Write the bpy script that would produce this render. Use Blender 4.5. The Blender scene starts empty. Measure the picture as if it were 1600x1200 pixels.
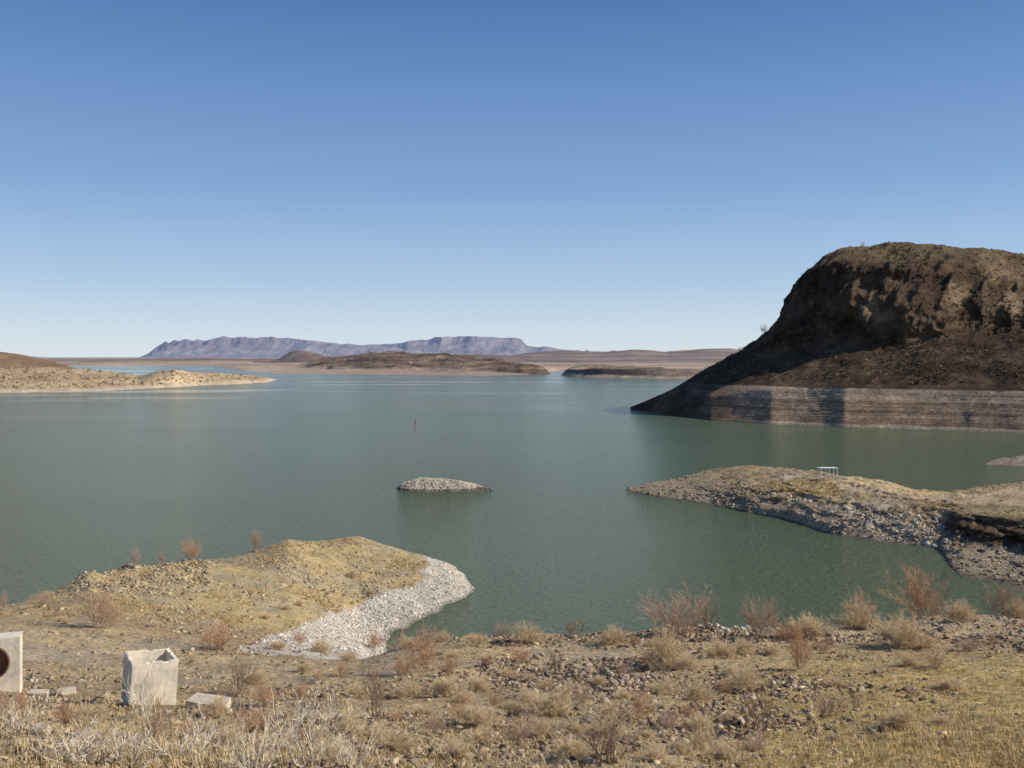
import bpy, math, random
import numpy as np
from mathutils import Vector
C = bpy.context.scene.collection
F = 1537.0; H = 25.0; VH = 557.0
rng = np.random.default_rng(7); random.seed(7)

# ------------------------------------------------------------ noise (numpy)
def _h(ix, iy, s):
    v = np.sin(ix*127.1 + iy*311.7 + s*74.7)*43758.5453
    return v-np.floor(v)
def vn(x, y, s=0):
    xi = np.floor(x); yi = np.floor(y); fx = x-xi; fy = y-yi
    fx = fx*fx*(3-2*fx); fy = fy*fy*(3-2*fy)
    a = _h(xi, yi, s); b = _h(xi+1, yi, s); c = _h(xi, yi+1, s); d = _h(xi+1, yi+1, s)
    return (a*(1-fx)+b*fx)*(1-fy)+(c*(1-fx)+d*fx)*fy
def fbm(x, y, o=4, s=0):
    t = 0; a = .5; n = 0; x, y = x*.8+y*.6, y*.8-x*.6
    for k in range(o):
        t = t+a*vn(x, y, s+k*3); n += a; a *= .5
        x, y = x*1.6+y*1.2+3.1, y*1.6-x*1.2+1.7
    return t/n*2-1
def ridged(x, y, o=4, s=0):
    t = 0; a = .5; n = 0
    for k in range(o):
        t = t+a*(1-np.abs(vn(x, y, s+k*3)*2-1)); n += a; a *= .5
        x, y = x*1.6+y*1.2+3.1, y*1.6-x*1.2+1.7
    return t/n
def sst(a, b, x):
    t = np.clip((x-a)/(b-a), 0, 1); return t*t*(3-2*t)
def inpoly(u, v, poly):
    r = np.zeros(u.shape, bool); n = len(poly)
    for i in range(n):
        x1, y1 = poly[i]; x2, y2 = poly[(i+1) % n]
        if y1 == y2: continue
        c = ((y1 > v) != (y2 > v)) & (u < (x2-x1)*(v-y1)/(y2-y1)+x1)
        r ^= c
    return r
def mixc(a, b, t):
    t = np.asarray(t)[..., None]; return np.asarray(a)*(1-t)+np.asarray(b)*t

# ------------------------------------------------------------ materials
def newmat(name):
    m = bpy.data.materials.new(name); m.use_nodes = True
    nt = m.node_tree; b = nt.nodes['Principled BSDF']
    return m, nt, b
def terrain_mat(name, s1, s2, bump=.3, bdist=.3, lo=.65, hi=1.3, vor=0, vamt=.3, rough=.95, haze=None):
    m, nt, b = newmat(name); N = nt.nodes; L = nt.links
    at = N.new('ShaderNodeAttribute'); at.attribute_name = 'Col'
    tc = N.new('ShaderNodeTexCoord')
    def nz(s, rgh):
        n1 = N.new('ShaderNodeTexNoise'); n1.inputs['Scale'].default_value = s; n1.inputs['Detail'].default_value = 8; n1.inputs['Roughness'].default_value = rgh
        L.new(tc.outputs['Object'], n1.inputs['Vector'])
        mr = N.new('ShaderNodeMapRange'); mr.inputs['From Min'].default_value = .3; mr.inputs['From Max'].default_value = .7
        mr.inputs['To Min'].default_value = lo; mr.inputs['To Max'].default_value = hi; L.new(n1.outputs['Fac'], mr.inputs['Value'])
        return n1, mr
    n1, mr = nz(s1, .65); n2, mr2 = nz(s2, .75)
    mu = N.new('ShaderNodeMath'); mu.operation = 'MULTIPLY'; L.new(mr.outputs[0], mu.inputs[0]); L.new(mr2.outputs[0], mu.inputs[1])
    bp = N.new('ShaderNodeBump'); bp.inputs['Strength'].default_value = bump; bp.inputs['Distance'].default_value = bdist
    L.new(n2.outputs['Fac'], bp.inputs['Height'])
    out = mu; nrm = bp
    if vor:
        vo = N.new('ShaderNodeTexVoronoi'); vo.inputs['Scale'].default_value = vor; L.new(tc.outputs['Object'], vo.inputs['Vector'])
        sx = N.new('ShaderNodeSeparateColor'); L.new(vo.outputs['Color'], sx.inputs[0])
        m3 = N.new('ShaderNodeMapRange'); m3.inputs['To Min'].default_value = 1-vamt; m3.inputs['To Max'].default_value = 1+vamt*.8; L.new(sx.outputs[0], m3.inputs['Value'])
        mm = N.new('ShaderNodeMath'); mm.operation = 'MULTIPLY'; L.new(mu.outputs[0], mm.inputs[0]); L.new(m3.outputs[0], mm.inputs[1]); out = mm
        b2 = N.new('ShaderNodeBump'); b2.invert = True; b2.inputs['Strength'].default_value = .5; b2.inputs['Distance'].default_value = .35/vor
        L.new(vo.outputs['Distance'], b2.inputs['Height']); L.new(bp.outputs[0], b2.inputs['Normal']); nrm = b2
    vm = N.new('ShaderNodeVectorMath'); vm.operation = 'SCALE'; L.new(at.outputs['Color'], vm.inputs[0]); L.new(out.outputs[0], vm.inputs['Scale'])
    L.new(vm.outputs[0], b.inputs['Base Color']); L.new(nrm.outputs[0], b.inputs['Normal'])
    b.inputs['Roughness'].default_value = rough; b.inputs['Specular IOR Level'].default_value = .1
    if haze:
        b.inputs['Emission Color'].default_value = haze+(1,); b.inputs['Emission Strength'].default_value = 1  # aerial haze put into the material as a constant bluish emission
    return m
def plain_mat(name, col, scale=8, var=.3, rough=.9, bump=.3, bdist=.01, metal=0):
    m, nt, b = newmat(name); N = nt.nodes; L = nt.links
    tc = N.new('ShaderNodeTexCoord')
    n = N.new('ShaderNodeTexNoise'); n.inputs['Scale'].default_value = scale; n.inputs['Detail'].default_value = 7; n.inputs['Roughness'].default_value = .7
    L.new(tc.outputs['Object'], n.inputs['Vector'])
    r = N.new('ShaderNodeValToRGB'); r.color_ramp.elements[0].position = .32; r.color_ramp.elements[1].position = .68
    r.color_ramp.elements[0].color = tuple(c*(1-var) for c in col)+(1,)
    r.color_ramp.elements[1].color = tuple(min(1, c*(1+var)) for c in col)+(1,)
    L.new(n.outputs['Fac'], r.inputs['Fac']); L.new(r.outputs[0], b.inputs['Base Color'])
    bp = N.new('ShaderNodeBump'); bp.inputs['Strength'].default_value = bump; bp.inputs['Distance'].default_value = bdist
    L.new(n.outputs['Fac'], bp.inputs['Height']); L.new(bp.outputs[0], b.inputs['Normal'])
    b.inputs['Roughness'].default_value = rough; b.inputs['Metallic'].default_value = metal; b.inputs['Specular IOR Level'].default_value = .2
    return m

# ------------------------------------------------------------ mesh builders
def fastmesh(name, V, T, mat, col=None, parent=None, smooth=False, nper=3):
    me = bpy.data.meshes.new(name); V = np.asarray(V, np.float32); T = np.asarray(T, np.int32)
    me.vertices.add(len(V)); me.vertices.foreach_set('co', V.ravel())
    me.loops.add(T.size); me.loops.foreach_set('vertex_index', T.ravel())
    me.polygons.add(len(T)); me.polygons.foreach_set('loop_start', np.arange(0, T.size, nper, dtype=np.int32))
    me.update(calc_edges=True); me.validate()
    if col is not None:
        ca = me.color_attributes.new('Col', 'FLOAT_COLOR', 'POINT')
        cc = np.ones((len(V), 4), np.float32); cc[:, :3] = col
        ca.data.foreach_set('color', cc.ravel())
    if smooth: me.polygons.foreach_set('use_smooth', np.ones(len(T), bool))
    me.materials.append(mat)
    o = bpy.data.objects.new(name, me); C.objects.link(o)
    if parent: o.parent = parent
    return o
def tag(o, label=None, cat=None, group=None, kind=None):
    if label: o['label'] = label
    if cat: o['category'] = cat
    if group: o['group'] = group
    if kind: o['kind'] = kind
    return o
def empty(name, loc, rz=0):
    o = bpy.data.objects.new(name, None); C.objects.link(o); o.location = loc; o.rotation_euler = (0, 0, rz); o.empty_display_size = .2
    return o

class Land: pass
def landform(tab, us, rps, smooth=3, usm=0):
    us = np.asarray(us, float); K = len(tab[0][1]); tu = [t[0] for t in tab]
    Yk = np.array([np.interp(us, tu, [t[1][k][0] for t in tab]) for k in range(K)])
    Zk = np.array([np.interp(us, tu, [t[1][k][1] for t in tab]) for k in range(K)])
    t = [];
    for k in range(K-1):
        n = rps[k] if isinstance(rps, (list, tuple)) else rps
        t += list(k+np.arange(n)/n)
    t.append(K-1); t = np.array(t); k = np.minimum(t.astype(int), K-2); f = (t-k)[:, None]
    Y = Yk[k]*(1-f)+Yk[k+1]*f; Z = Zk[k]*(1-f)+Zk[k+1]*f
    for _ in range(smooth):
        Z[1:-1] = (Z[:-2]+2*Z[1:-1]+Z[2:])/4
        Y[1:-1] = (Y[:-2]+2*Y[1:-1]+Y[2:])/4
    for _ in range(usm):
        for A in (Y, Z): A[:, 1:-1] = (A[:, :-2]+2*A[:, 1:-1]+A[:, 2:])/4
    g = Land(); g.u = np.broadcast_to(us, Y.shape).copy(); g.us = us; g.Y = Y; g.Z = Z; g.X = (g.u-800)/F*Y
    return g
def uv(g):
    return 800+F*g.X/g.Y, VH+F*(H-g.Z)/g.Y
def mesh_grid(g, name, mat, col):
    nr, nu = g.Y.shape
    V = np.stack([g.X, g.Y, g.Z], -1).reshape(-1, 3)
    i = np.arange(nr-1)[:, None]*nu+np.arange(nu-1)[None, :]
    T = np.stack([i, i+1, i+1+nu, i+nu], -1).reshape(-1, 4)
    o = fastmesh(name, V, T, mat, np.clip(col, 0, 1).reshape(-1, 3), smooth=True, nper=4)
    return o
def pick(g, n, w=None, ulim=(-250, 1850)):
    u, v = uv(g)
    du = (u[:-1, 1:]-u[:-1, :-1]); dv = np.clip(v[:-1, :-1]-v[1:, :-1], .15, None)
    p = du*dv*((u[:-1, :-1] > ulim[0]) & (u[:-1, :-1] < ulim[1]))
    if w is not None: p = p*w[:-1, :-1]
    p = np.clip(p, 0, None).ravel(); p /= p.sum()
    idx = rng.choice(len(p), n, p=p); nr, nu = g.Y.shape
    r = idx//(nu-1); c = idx % (nu-1); a = rng.random(n); b = rng.random(n)
    out = []
    for A in (g.X, g.Y, g.Z):
        out.append((A[r, c]*(1-a)+A[r, c+1]*a)*(1-b)+(A[r+1, c]*(1-a)+A[r+1, c+1]*a)*b)
    return np.stack(out, -1)
def zat(g, x, y):
    u = 800+F*x/y; j = np.clip(np.searchsorted(g.us, u)-1, 0, len(g.us)-2)
    f = (u-g.us[j])/(g.us[j+1]-g.us[j])
    return float(np.interp(y, g.Y[:, j], g.Z[:, j])*(1-f)+np.interp(y, g.Y[:, j+1], g.Z[:, j+1])*f)
def hit(g, u, v):
    j = int(np.clip(np.searchsorted(g.us, u), 0, len(g.us)-1)); Yc = g.Y[:, j]; vc = VH+F*(H-g.Z[:, j])/Yc
    best = None
    for k in range(len(Yc)):
        if Yc[k] > 8 and vc[k] <= v and g.Z[k, j] > -.2: best = k; break
    if best is None:
        m = np.where((Yc > 8) & (g.Z[:, j] > -.2), np.abs(vc-v), 1e9); best = int(np.argmin(m))
    y = Yc[best]; x = (u-800)/F*y
    return x, y, zat(g, x, y)

PHI = (1+5**.5)/2
ICO = np.array([(-1, PHI, 0), (1, PHI, 0), (-1, -PHI, 0), (1, -PHI, 0), (0, -1, PHI), (0, 1, PHI), (0, -1, -PHI), (0, 1, -PHI), (PHI, 0, -1), (PHI, 0, 1), (-PHI, 0, -1), (-PHI, 0, 1)])/math.sqrt(1+PHI*PHI)
ICOF = np.array([(0, 11, 5), (0, 5, 1), (0, 1, 7), (0, 7, 10), (0, 10, 11), (1, 5, 9), (5, 11, 4), (11, 10, 2), (10, 7, 6), (7, 1, 8), (3, 9, 4), (3, 4, 2), (3, 2, 6), (3, 6, 8), (3, 8, 9), (4, 9, 5), (2, 4, 11), (6, 2, 10), (8, 6, 7), (9, 8, 1)])
def stones(name, P, S, cols, mat, flat=(.3, .7), label=None, cat='stones'):
    n = len(P)
    v = ICO[None]*(1+rng.uniform(-.6, .45, (n, 12, 1)))
    v = v*np.stack([rng.uniform(.7, 1.5, n), rng.uniform(.5, 1.0, n), rng.uniform(flat[0], flat[1], n)], -1)[:, None, :]
    ax = rng.uniform(-.6, .6, n); z = v[:, :, 2].copy(); x = v[:, :, 0].copy()
    v[:, :, 0] = x*np.cos(ax)[:, None]+z*np.sin(ax)[:, None]; v[:, :, 2] = -x*np.sin(ax)[:, None]+z*np.cos(ax)[:, None]
    a = rng.uniform(0, 6.28, n); ca = np.cos(a)[:, None]; sa = np.sin(a)[:, None]; x = v[:, :, 0].copy(); y = v[:, :, 1].copy()
    v[:, :, 0] = x*ca-y*sa; v[:, :, 1] = x*sa+y*ca
    v = v*S[:, None, None]+P[:, None, :]; v[:, :, 2] += (S*.08)[:, None]
    T = (ICOF[None]+12*np.arange(n)[:, None, None]).reshape(-1, 3)
    o = fastmesh(name, v.reshape(-1, 3), T, mat, np.repeat(cols, 12, 0))
    return tag(o, label, cat, kind='stuff')
def grass(name, P, Hh, cols, mat, nb=9, w=.012, label=None, cat='grass'):
    n = len(P); m = n*nb
    base = np.repeat(P, nb, 0)+np.concatenate([rng.normal(0, 1, (m, 2))*np.repeat(Hh, nb)[:, None]*.3, np.zeros((m, 1))], 1)
    a = rng.uniform(0, 6.28, m); lean = rng.uniform(.1, 1.0, m); h = np.repeat(Hh, nb)*rng.uniform(.5, 1.1, m)
    d = np.stack([np.cos(a)*lean, np.sin(a)*lean, np.ones(m)], -1); d /= np.linalg.norm(d, axis=1)[:, None]
    side = np.stack([-np.sin(a), np.cos(a), np.zeros(m)], -1)
    ww = (w*(.6+base[:, 1]/30))[:, None]
    mid = base+d*h[:, None]*.55; d2 = d.copy(); d2[:, 2] *= .5; tip = mid+d2*h[:, None]*.5
    base[:, 2] -= .03
    V = np.stack([base-side*ww, base+side*ww, mid+side*ww*.6, mid-side*ww*.6, tip], 1).reshape(-1, 3)
    k = 5*np.arange(m)[:, None]
    T = np.stack([k+[0, 1, 2], k+[0, 2, 3], k+[3, 2, 4]], 1).reshape(-1, 3)
    o = fastmesh(name, V, T, mat, np.repeat(np.repeat(cols, nb, 0)*rng.uniform(.75, 1.2, (m, 1)), 5, 0))
    return tag(o, label, cat, kind='stuff')
def scrub(name, P, S, cols, mat, nf=12, label=None, cat='scrub'):
    n = len(P); m = n*nf
    c = np.repeat(P, nf, 0); s = np.repeat(S, nf)[:, None]
    c = c+rng.normal(0, .42, (m, 3))*s*[1, 1, .6]; c[:, 2] += .45*s[:, 0]
    V = (c[:, None, :]+rng.normal(0, .4, (m, 3, 3))*s[:, None]).reshape(-1, 3)
    T = np.arange(3*m).reshape(-1, 3)
    o = fastmesh(name, V, T, mat, np.repeat(np.repeat(cols, nf, 0)*rng.uniform(.6, 1.3, (m, 1)), 3, 0))
    return tag(o, label, cat, kind='stuff')

def dense(a, b, step, lo, hi, cs):
    l = list(np.arange(lo, a, cs)) if lo < a else []
    r = list(np.arange(b+step, hi, cs))+[hi] if hi > b else []
    return np.array(l+list(np.arange(a, b+step, step))+r)
def Zv(Y, v): return H-Y*(v-VH)/F

# ============================================================ GROUND (foreground slope + left peninsula)
YK = [3, 6, 12, 23, 33, 42, 52, 62, 75, 85, 95, 105, 113, 122, 135, 160]
def col_(u, e):
    z = [22.6, 21.8, 20]+[Zv(YK[3+i], q[1]) if isinstance(q, tuple) else q for i, q in enumerate(e)]
    z += [-6]*(16-len(z)); return (u, list(zip(YK, z)))
V_ = lambda v: ('v', v)
gt = [
 col_(-3000, [17, 15, 14, 13, 12, 11, 10, 9, 8, 7, 6, 4, -2]),
 col_(-500, [16.9, 14.5, 12.8, 11, 9.5, 7, 5, 3, 1, -1, -3, -5]),
 col_(0, [V_(1100), V_(1055), V_(1020), V_(990), V_(965), V_(948), 2, -1, -3, -4, -5]),
 col_(140, [V_(1100), V_(1055), V_(1028), V_(1000), V_(968), V_(925), V_(893), 3, -1, -3]),
 col_(200, [V_(1100), V_(1057), V_(1031), V_(1006), V_(976), V_(935), V_(902), V_(885), 1, -2]),
 col_(300, [V_(1100), V_(1060), V_(1035), V_(1015), V_(990), V_(950), V_(915), V_(880), 3, -.5, -3]),
 col_(450, [V_(1100), V_(1062), V_(1040), V_(1025), V_(1012), V_(985), V_(950), V_(905), V_(858), V_(843), 1.5, -2]),
 col_(560, [V_(1100), V_(1060), V_(1033), 9, 6.4, 2.6, .55, .6, 1.5, 2.5, 2.75, -.5]),
 col_(640, [V_(1100), V_(1055), V_(1012), 8, 4, -1, -.6, .3, 1.1, 1.8, .5, -1.5]),
 col_(700, [V_(1100), V_(1050), V_(1004), 7.5, 3, -1.5, -1.5, -.4, .75, .9, -.4, -2]),
 col_(725, [V_(1100), V_(1050), V_(1001), 7.5, 2.5, -2, -2, -.9, .35, .15, -1.2, -3]),
 col_(746, [V_(1100), V_(1050), V_(1000), 7.5, 2.5, -2, -2, -1.4, -.1, -.9, -1.5, -3]),
 col_(780, [V_(1100), V_(1048), V_(997), 7, 2, -2, -3]),
 col_(900, [V_(1098), V_(1040), V_(990), 7, 2, -2, -3]),
 col_(1100, [V_(1095), V_(1033), V_(978), 7, 2, -2, -3]),
 col_(1230, [V_(1092), V_(1028), V_(976), 7, 2, -2, -3]),
 col_(1330, [V_(1090), V_(1022), V_(968), 7.5, 2, -2, -3]),
 col_(1450, [V_(1088), V_(1014), V_(959), 8, 2, -2, -3]),
 col_(1600, [V_(1085), V_(1008), V_(952), 8, 2, -2, -3]),
 col_(2400, [17.6, 15.6, 14.5, 10, 5, -1, -4]),
 col_(4600, [18, 17, 16, 14, 12, 10, 8, 6, 4, 2, 0, -2])]
us = dense(-260, 1860, 4, -3000, 4600, 60)
G = landform(gt, us, [4, 10, 30, 30, 26, 22, 12, 14, 14, 14, 14, 12, 10, 8, 4], 3, 1)
x, y = G.X, G.Y
land = sst(-1.5, 1.2, G.Z)
G.Z = G.Z+land*(.35*fbm(x/7, y/7, 4, 1)*sst(8, 40, y)*(1-.5*sst(60, 80, y))+.18*fbm(x/1.8, y/1.8, 4, 5)+.06*fbm(x/.45, y/.45, 3, 9))
hill = sst(70, 85, y)*land
G.Z += hill*(.5*(ridged(x/5+y/14, y/5, 4, 11)-.5))
u, v = uv(G)
led = inpoly(u, v, [(110, 885), (330, 872), (330, 925), (200, 935), (110, 920)])*1.0
G.Z += led*.6*(vn(x/1.1, y/1.6, 31)-.5)
u, v = uv(G); nz = fbm(x/3, y/3, 4, 21); nb = fbm(x/12, y/12, 3, 25); nf = fbm(x/.7, y/.7, 3, 28)
sand = (.56, .42, .23); grey = (.46, .38, .27); yel = (.56, .405, .165); dirt = (.37, .255, .14); gravel = (.70, .64, .54)
cg = mixc(sand, grey, np.clip(.3+nz*1.1, 0, 1))
cg = mixc(cg, dirt, np.clip(.18+nb*1.3+nf*.6, 0, .85))
cg = mixc(cg, yel, np.clip(sst(950, 1300, u+nz*160)*sst(990, 1060, v)*(.9+nf*.5), 0, 1)*(y < 42))
onpen = sst(60, 75, y)
cg = mixc(cg, mixc((.52, .39, .19), (.42, .34, .21), np.clip(.5+nz*1.7+nf*.5, 0, 1)), onpen*.9)
beach = inpoly(u+nz*18, v+nf*7, [(370, 1018), (560, 1035), (780, 955), (780, 880), (665, 868), (660, 905), (575, 940), (480, 972)])
cg = mixc(cg, gravel, beach*(.75+.25*nf)*(y > 45))
wet = (1-sst(.02, .22, G.Z))
cg = mixc(cg, (.16, .14, .11), wet*.8)
M_ground = terrain_mat('stony_desert_soil', .6, 5.0, .9, .14, .72, 1.24, 10, .4)
tag(mesh_grid(G, 'ground', M_ground, cg), 'stony tan foreground slope and sandy peninsula with pale gravel beach', 'ground', kind='structure')

# ============================================================ RIGHT SPIT
st = [
 (978, [(180, -1.5), (182, -.1), (183, 0), (184, .05), (185, .05), (186, 0), (187, -.2), (190, -2)]),
 (1010, [(174, -1.5), (177.5, 0), (180, .5), (182, .7), (184, .9), (187, .9), (190, .4), (196, -2)]),
 (1060, [(168, -1.5), (171, 0), (175, .8), (180, 1.3), (185, 1.6), (189, 1.7), (195, .8), (204, -2)]),
 (1110, [(162, -1.5), (166, 0), (170, 1.1), (176, 2.0), (183, 2.7), (190, 3.2), (198, 1.8), (210, -2)]),
 (1170, [(153, -1.5), (157, 0), (161, 1.6), (168, 2.6), (178, 3.4), (190, 4.1), (199, 2.5), (214, -2)]),
 (1230, [(147, -1.5), (150.5, 0), (155, 2.2), (163, 2.9), (175, 3.2), (188, 3.5), (196, 2), (212, -2)]),
 (1300, [(134, -1.5), (138, 0), (143, 1.5), (149, 3), (165, 2.9), (184, 2.9), (191, 1.5), (207, -2)]),
 (1370, [(129, -1.5), (133, 0), (138, 1.5), (145, 3.2), (160, 3.1), (178, 2.8), (184, 1.5), (200, -2)]),
 (1430, [(126, -1.5), (130, 0), (136, 1.7), (143, 3.5), (152, 3.4), (166, 2.5), (173, 1.2), (188, -2)]),
 (1468, [(123, -1.5), (127.5, 0), (133, 1.3), (141, 3.3), (149, 3.3), (163, 2.4), (170, 1.2), (185, -2)]),
 (1482, [(112, -1.5), (118, 0), (131, 1.0), (138, 3.4), (147, 3.4), (163, 2.4), (171, 1.2), (186, -2)]),
 (1500, [(107, -1.5), (111, 0), (127.5, 1.1), (133.5, 3.8), (146, 3.6), (164, 2.5), (172, 1.2), (188, -2)]),
 (1550, [(105, -1.5), (109, 0), (123, 1.2), (129, 4.1), (146, 3.8), (168, 2.6), (178, 1.2), (194, -2)]),
 (1600, [(102, -1.5), (106, 0), (119, 1.2), (125.5, 4.3), (148, 4.0), (172, 2.9), (184, 1.2), (200, -2)]),
 (1900, [(90, -1.5), (94, 0), (104, 2.2), (110, 5.5), (150, 5.6), (180, 4), (194, 1.2), (210, -2)]),
 (3200, [(60, -1.5), (64, 0), (76, 3), (84, 7), (150, 8), (180, 6), (200, 2), (220, -2)])]
us = dense(978, 1760, 2, 978, 3200, 50)
S = landform(st, us, [4, 16, 28, 22, 18, 8, 8], 1, 3)
x, y = S.X, S.Y; land = sst(-.8, 1, S.Z)
cl = sst(.3, 1, S.Z)*(1-sst(3.1, 4.2, S.Z))
rt_ = sst(1470, 1490, S.u)
S.Z = S.Z+land*((.18+.1*rt_)*fbm(x/6, y/6, 4, 41)+(.16-.06*sst(2.6, 3.2, S.Z))*fbm(x/1.5, y/1.5, 3, 45))+.9*cl*(ridged(x/2.2, y/2.2, 4, 47)-.5)*sst(1120, 1220, S.u)
S.Y = S.Y-(cl+.6*rt_*sst(.5, 1.2, S.Z)*(1-sst(140, 150, S.Y)))*(2.4+.6*rt_)*fbm(x/3.5, S.Z*.8+y/40, 4, 51)*sst(1010, 1100, S.u); S.X = (S.u-800)/F*S.Y
u, v = uv(S); nz = fbm(x/4, y/4, 4, 52); nf = fbm(x/1.0, y/1.0, 3, 55)
top = (.42, .32, .18); cs = mixc(top, (.29, .215, .125), np.clip(.45+nz*1.3, 0, 1))
cs = mixc(cs, (.37, .29, .20), np.clip((1-sst(2.0, 3.0, S.Z+nf*.7))*(.8), 0, 1))
cs = mixc(cs, (.54, .47, .37), np.clip(cl*sst(.05, .5, nz+nf*.6)*sst(1180, 1240, u)*(u < 1480), 0, 1)*.7)
road = inpoly(u+nf*4, v+nf*2, [(1315, 742), (1375, 750), (1440, 768), (1530, 772), (1620, 755), (1760, 755), (1760, 800), (1620, 792), (1500, 786), (1410, 778), (1350, 772), (1290, 756)])
cs = mixc(cs, mixc((.56, .43, .27), (.48, .36, .225), np.clip(.5+nz, 0, 1)), road*.92)
edge = inpoly(u+nf*5, v+nf*2, [(1330, 744), (1400, 754), (1440, 768), (1500, 770), (1430, 777), (1380, 764), (1320, 752)])
cs = mixc(cs, (.64, .48, .24), edge*.85)
gyl = inpoly(u+nz*12, v+nf*5, [(1200, 752), (1300, 752), (1320, 778), (1230, 774)])
cs = mixc(cs, (.56, .41, .19), gyl*.7)
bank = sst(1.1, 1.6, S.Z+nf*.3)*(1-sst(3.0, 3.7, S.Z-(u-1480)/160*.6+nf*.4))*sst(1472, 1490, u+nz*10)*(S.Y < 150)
cs = mixc(cs, mixc((.17, .105, .062), (.07, .045, .03), np.clip(.5+nf+nz*.5, 0, 1)), bank*.92)  # dark brown bank, with part of its shade put into the colour
cs = mixc(cs, (.34, .27, .19), sst(1470, 1484, u)*(1-sst(1.1, 1.6, S.Z))*(1-bank)*(S.Y < 132)*.75)
cs = mixc(cs, (.10, .085, .07), (1-sst(.03, .3, S.Z))*.8)
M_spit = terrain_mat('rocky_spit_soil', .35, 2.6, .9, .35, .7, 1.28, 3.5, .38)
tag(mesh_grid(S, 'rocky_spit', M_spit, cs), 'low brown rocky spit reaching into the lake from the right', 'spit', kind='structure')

kt = [(1540, [(226, -1), (227.5, 0), (229, .1), (230, 0), (232, -1)]),
      (1560, [(224, -1), (226.5, 0), (231, .9), (234, .5), (240, -1)]),
      (1600, [(221, -1), (224.5, 0), (232, 1.5), (238, .8), (246, -1)]),
      (1900, [(205, -1), (210, 0), (230, 4), (250, 2), (280, -1)])]
K = landform(kt, dense(1540, 1640, 2, 1540, 1900, 12), 6, 1)
K.Z += .5*fbm(K.X/2, K.Y/2, 3, 61)*sst(-.3, .5, K.Z)
M_far = terrain_mat('dry_shore_soil', .12, 1.1, .5, .6, .7, 1.3, 1.2, .25)
tag(mesh_grid(K, 'stony_point', M_spit, mixc((.25, .19, .14), (.36, .29, .22), np.clip(.5+fbm(K.X/2, K.Y/2, 3, 62), 0, 1))), 'small stony point at the right edge beneath the butte', 'spit', kind='structure')

# ============================================================ ISLET
it = [(620, [(184.5, -1), (185, -.2), (185.5, -.1), (186, -.2), (188, -1)]),
      (626, [(182, -1), (183.5, 0), (185.5, 1.0), (188, .6), (192, -1)]),
      (640, [(180, -1), (182, 0), (186, 1.6), (190, .9), (196, -1)]),
      (665, [(179, -1), (181, 0), (187, 2.05), (192, 1), (200, -1)]),
      (700, [(179, -1), (181, 0), (187, 1.9), (192, .8), (200, -1)]),
      (735, [(179.5, -1), (182, 0), (186, 1.0), (190, .5), (196, -1)]),
      (760, [(182, -1), (183.5, 0), (185, .3), (187, .1), (192, -1)]),
      (774, [(184, -1), (184.7, -.1), (185.2, -.05), (186, -.2), (190, -1)])]
I = landform(it, np.arange(620, 774.5, 1.5), 10, 2)
I.Z += sst(-.3, .6, I.Z)*(.3*fbm(I.X/1.5, I.Y/1.5, 3, 71))
ci = mixc((.44, .36, .24), (.58, .51, .38), np.clip(.5+fbm(I.X, I.Y, 3, 72)+.25*(I.Z-.8), 0, 1)); ci = mixc(ci, (.12, .1, .08), (1-sst(.1, .5, I.Z))*.85)
tag(mesh_grid(I, 'islet', M_spit, ci), 'small pale stony islet alone in the middle of the lake', 'islet', kind='structure')

# ============================================================ BUTTE
bt = [
 (985, [(458, -4), (463, 0), (464, .5), (465, .8), (466, 1), (467, 1), (468, .8), (475, 0), (485, -4)]),
 (1050, [(407, -4), (413, 0), (425, 4.5), (432, 7), (438, 9), (442, 10), (445, 10.2), (455, 8), (500, -5)]),
 (1110, [(378, -4), (384, 0), (402, 8), (418, 12.5), (432, 16.5), (442, 19.5), (450, 20.6), (462, 18), (530, -5)]),
 (1160, [(367, -4), (373, 0), (392, 11), (410, 16.5), (430, 22), (445, 26.5), (455, 28.5), (470, 25), (550, -5)]),
 (1205, [(356, -4), (362, 0), (382, 12.5), (402, 18.5), (425, 26), (443, 34), (455, 37.4), (472, 36), (560, -5)]),
 (1222, [(355, -4), (361, 0), (380, 12.8), (400, 19), (422, 27), (440, 39), (453, 43.5), (472, 42), (565, -5)]),
 (1240, [(353, -4), (359, 0), (378, 13), (397, 19.5), (418, 28), (438, 47), (452, 52), (475, 50), (570, -5)]),
 (1262, [(350, -4), (356, 0), (375, 13.5), (393, 20.5), (413, 29), (434, 55), (450, 62), (478, 61), (575, -5)]),
 (1285, [(347, -4), (353, 0), (371, 14), (389, 21), (408, 30), (428, 62), (450, 71), (482, 71), (580, -5)]),
 (1320, [(340, -4), (346, 0), (364, 14), (383, 22), (402, 31), (422, 65), (448, 74.8), (485, 74), (590, -5)]),
 (1400, [(334, -4), (340, 0), (357, 14.3), (376, 23), (396, 32), (415, 62), (446, 76.4), (490, 76), (600, -5)]),
 (1500, [(325, -4), (331, 0), (348, 14.5), (368, 24), (390, 33), (412, 59), (443, 75), (490, 75), (610, -5)]),
 (1600, [(314, -4), (320, 0), (337, 14.5), (358, 24), (382, 34), (408, 54), (438, 71.5), (490, 72), (620, -5)]),
 (1900, [(283, -4), (289, 0), (306, 14), (330, 24), (360, 34), (395, 48), (430, 60), (490, 62), (640, -5)]),
 (2500, [(244, -4), (250, 0), (268, 12), (295, 20), (330, 28), (370, 38), (410, 45), (480, 45), (600, -5)])]
us = dense(985, 1660, 1.5, 985, 2500, 14)
B = landform(bt, us, [3, 44, 26, 26, 50, 36, 14, 8], 4, 4)
x, y, z = B.X.copy(), B.Y.copy(), B.Z.copy()
s_ = x*.7-y*.7; r_ = x*.5+y*.5
hi = sst(24, 38, z); mid = sst(15, 24, z); taper = sst(985, 1090, B.u)
big = fbm(s_/30+z/60, z/30, 3, 181)
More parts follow.
